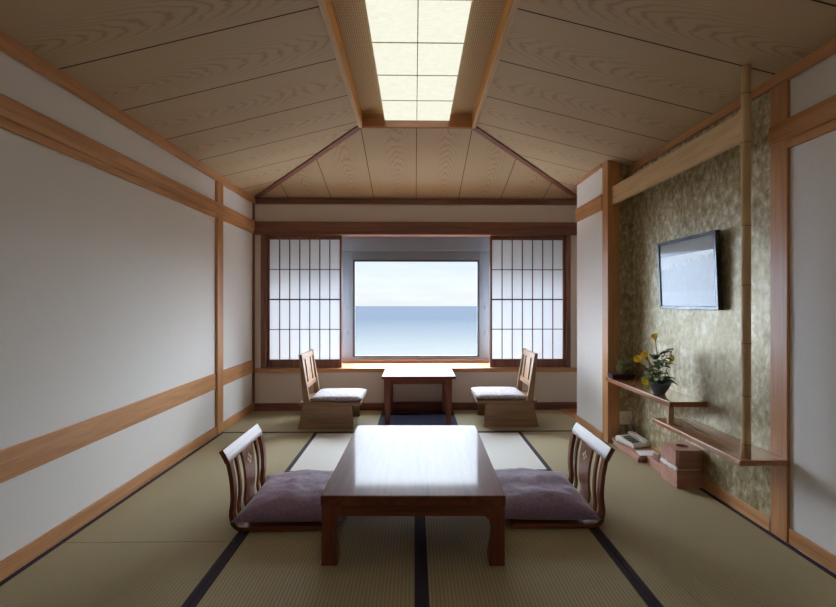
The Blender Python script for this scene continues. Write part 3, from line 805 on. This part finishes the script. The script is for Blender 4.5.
def tis(u, v):
    a_ = (u-.5); h = v
    return (-.042+a_*.05*(1+h*.7), .0+.016*math.sin(u*9)*h, .062+.06*h*(1-.5*abs(a_))+.006*math.sin(u*14))
ti.grid(tis, 14, 6); t_o = ti.build('tissue', M['paper'], tb, recalc=False)
so = t_o.modifiers.new('thickness', 'SOLIDIFY'); so.thickness = .001
bn = thing('waste_bin', 'square reddish wooden waste bin with a round hole in its lid', 'waste bin', (1.699, 2.737, 0))
q = .0875
MB().box(-q, q, -q, q, 0, .117).build('body', W('box', 'x'), bn, bevel=.002)
MB().loft([[(-q-.0015, -q-.0015, .118), (-q-.0015, -q-.0015, .128), (-q+.002, -q-.0015, .128), (-q+.002, -q-.0015, .118)]]+
          [[(-q-.002-.004*abs(math.sin(k*1.7)), -q+2*q*k/9, .108-.004*math.sin(k*2.1)), (-q-.003-.003*abs(math.sin(k*2.3)), -q+2*q*k/9, .130+.008*math.sin(k*1.3)), (-q+.002, -q+2*q*k/9, .13), (-q+.002, -q+2*q*k/9, .108)] for k in range(1, 10)]).build('liner', M['liner'], bn)
MB().box(-q+.002, q-.03, -q-.0012, q, .1125, .1165).build('liner', M['liner'], bn)
# lid with a real opening
m = MB(); n = 32; r = .036; hz, dz2 = .233, .06
sq = []
for k in range(n):
    a_ = 2*PI*(k+.5)/n; c, s_ = math.cos(a_), math.sin(a_); f = q/max(abs(c), abs(s_)); sq.append((c*f, s_*f))
corner = [(q, q), (-q, q), (-q, -q), (q, -q)]
ring = lambda pts, z: [(x, y, z) for x, y in pts]
circ = [(r*math.cos(2*PI*(k+.5)/n), r*math.sin(2*PI*(k+.5)/n)) for k in range(n)]
m.loft([ring(sq, .117), ring(sq, hz), ring(circ, hz), ring(circ, hz-dz2)], closed_ends=False)
m.build('lid', W('box', 'x'), bn)
MB().lathe([(0, hz-dz2-.002), (r, hz-dz2-.001), (r, hz-dz2), (0, hz-dz2)], n=32).build('opening', M['hole'], bn)

# ------------------------------------------------------------------ world
wd = bpy.data.worlds.new('sky'); S.world = wd; wd.use_nodes = True
t = wd.node_tree; t.nodes.clear()
N = lambda k, **kw: (lambda nd: ([setattr(nd, a, b) for a, b in kw.items()], nd)[1])(t.nodes.new('ShaderNode'+k))
tc = N('TexCoord'); sp = N('SeparateXYZ'); t.links.new(tc.outputs['Generated'], sp.inputs[0])
rp = N('ValToRGB'); t.links.new(sp.outputs[2], rp.inputs[0])
K = 20.; SIDE_FILL = 6.5
def col(r, g_, b_): return (r/K, g_/K, b_/K, 1)
stops = [(0., col(.425, .44, .465)), (.03, col(.44, .46, .49)), (.092, col(.385, .43, .48)), (.17, col(1.25, 1.4, 1.6)), (.30, col(2.7, 3.0, 3.45)), (.5, col(8.6, 9.5, 10.8)), (1., col(8.6, 9.5, 10.8))]
e = rp.color_ramp.elements
while len(e) < len(stops): e.new(.5)
for x, (p, c) in zip(e, stops): x.position = p; x.color = c
mp = N('Mapping'); t.links.new(tc.outputs['Generated'], mp.inputs[0]); mp.inputs['Scale'].default_value = (5, 5, 40)
cl = N('TexNoise'); t.links.new(mp.outputs[0], cl.inputs[0]); cl.inputs['Scale'].default_value = 1.2; cl.inputs['Detail'].default_value = 5
mr = N('MapRange'); t.links.new(cl.outputs[0], mr.inputs[0]); mr.inputs[1].default_value = .3; mr.inputs[2].default_value = .7; mr.inputs[3].default_value = .94; mr.inputs[4].default_value = 1.06
mx = N('Mix', data_type='RGBA', blend_type='MULTIPLY'); mx.inputs[0].default_value = 1
t.links.new(rp.outputs[0], mx.inputs[6]); t.links.new(mr.outputs[0], mx.inputs[7])
# side glow added to the sky, outside the view, to brighten the walls
ab = N('Math', operation='ABSOLUTE'); t.links.new(sp.outputs[0], ab.inputs[0])
sd = N('MapRange', interpolation_type='SMOOTHSTEP'); t.links.new(ab.outputs[0], sd.inputs[0]); sd.inputs[1].default_value = .24; sd.inputs[2].default_value = .50; sd.inputs[3].default_value = 0; sd.inputs[4].default_value = 1
sc = N('Mix', data_type='RGBA'); t.links.new(sd.outputs[0], sc.inputs[0]); sc.inputs[6].default_value = (0, 0, 0, 1); sc.inputs[7].default_value = col(SIDE_FILL*.9, SIDE_FILL*.99, SIDE_FILL*1.13)
ad = N('Mix', data_type='RGBA', blend_type='ADD'); ad.inputs[0].default_value = 1
t.links.new(mx.outputs[2], ad.inputs[6]); t.links.new(sc.outputs[2], ad.inputs[7])
bg = N('Background'); t.links.new(ad.outputs[2], bg.inputs[0]); bg.inputs[1].default_value = K
wo = N('OutputWorld'); t.links.new(bg.outputs[0], wo.inputs[0])

# ------------------------------------------------------------------ camera and colour
cd = bpy.data.cameras.new('camera'); co = bpy.data.objects.new('camera', cd); COL.objects.link(co)
co.location = (0, 0, 1.15); co.rotation_euler = (PI/2, 0, math.radians(-.9))
cd.sensor_width = 36; cd.lens = 435/836*36; cd.shift_x = -3.7/836; cd.shift_y = -2.0/836; cd.clip_start = .02; cd.clip_end = 20000
S.camera = co
vs = S.view_settings
vs.view_transform = 'Standard'; vs.look = 'None'; vs.gamma = 1; vs.use_curve_mapping = False; vs.exposure = 1.2
S.cycles.use_denoising = True
S.cycles.max_bounces = 12; S.cycles.diffuse_bounces = 8
S.cycles.sample_clamp_indirect = 8
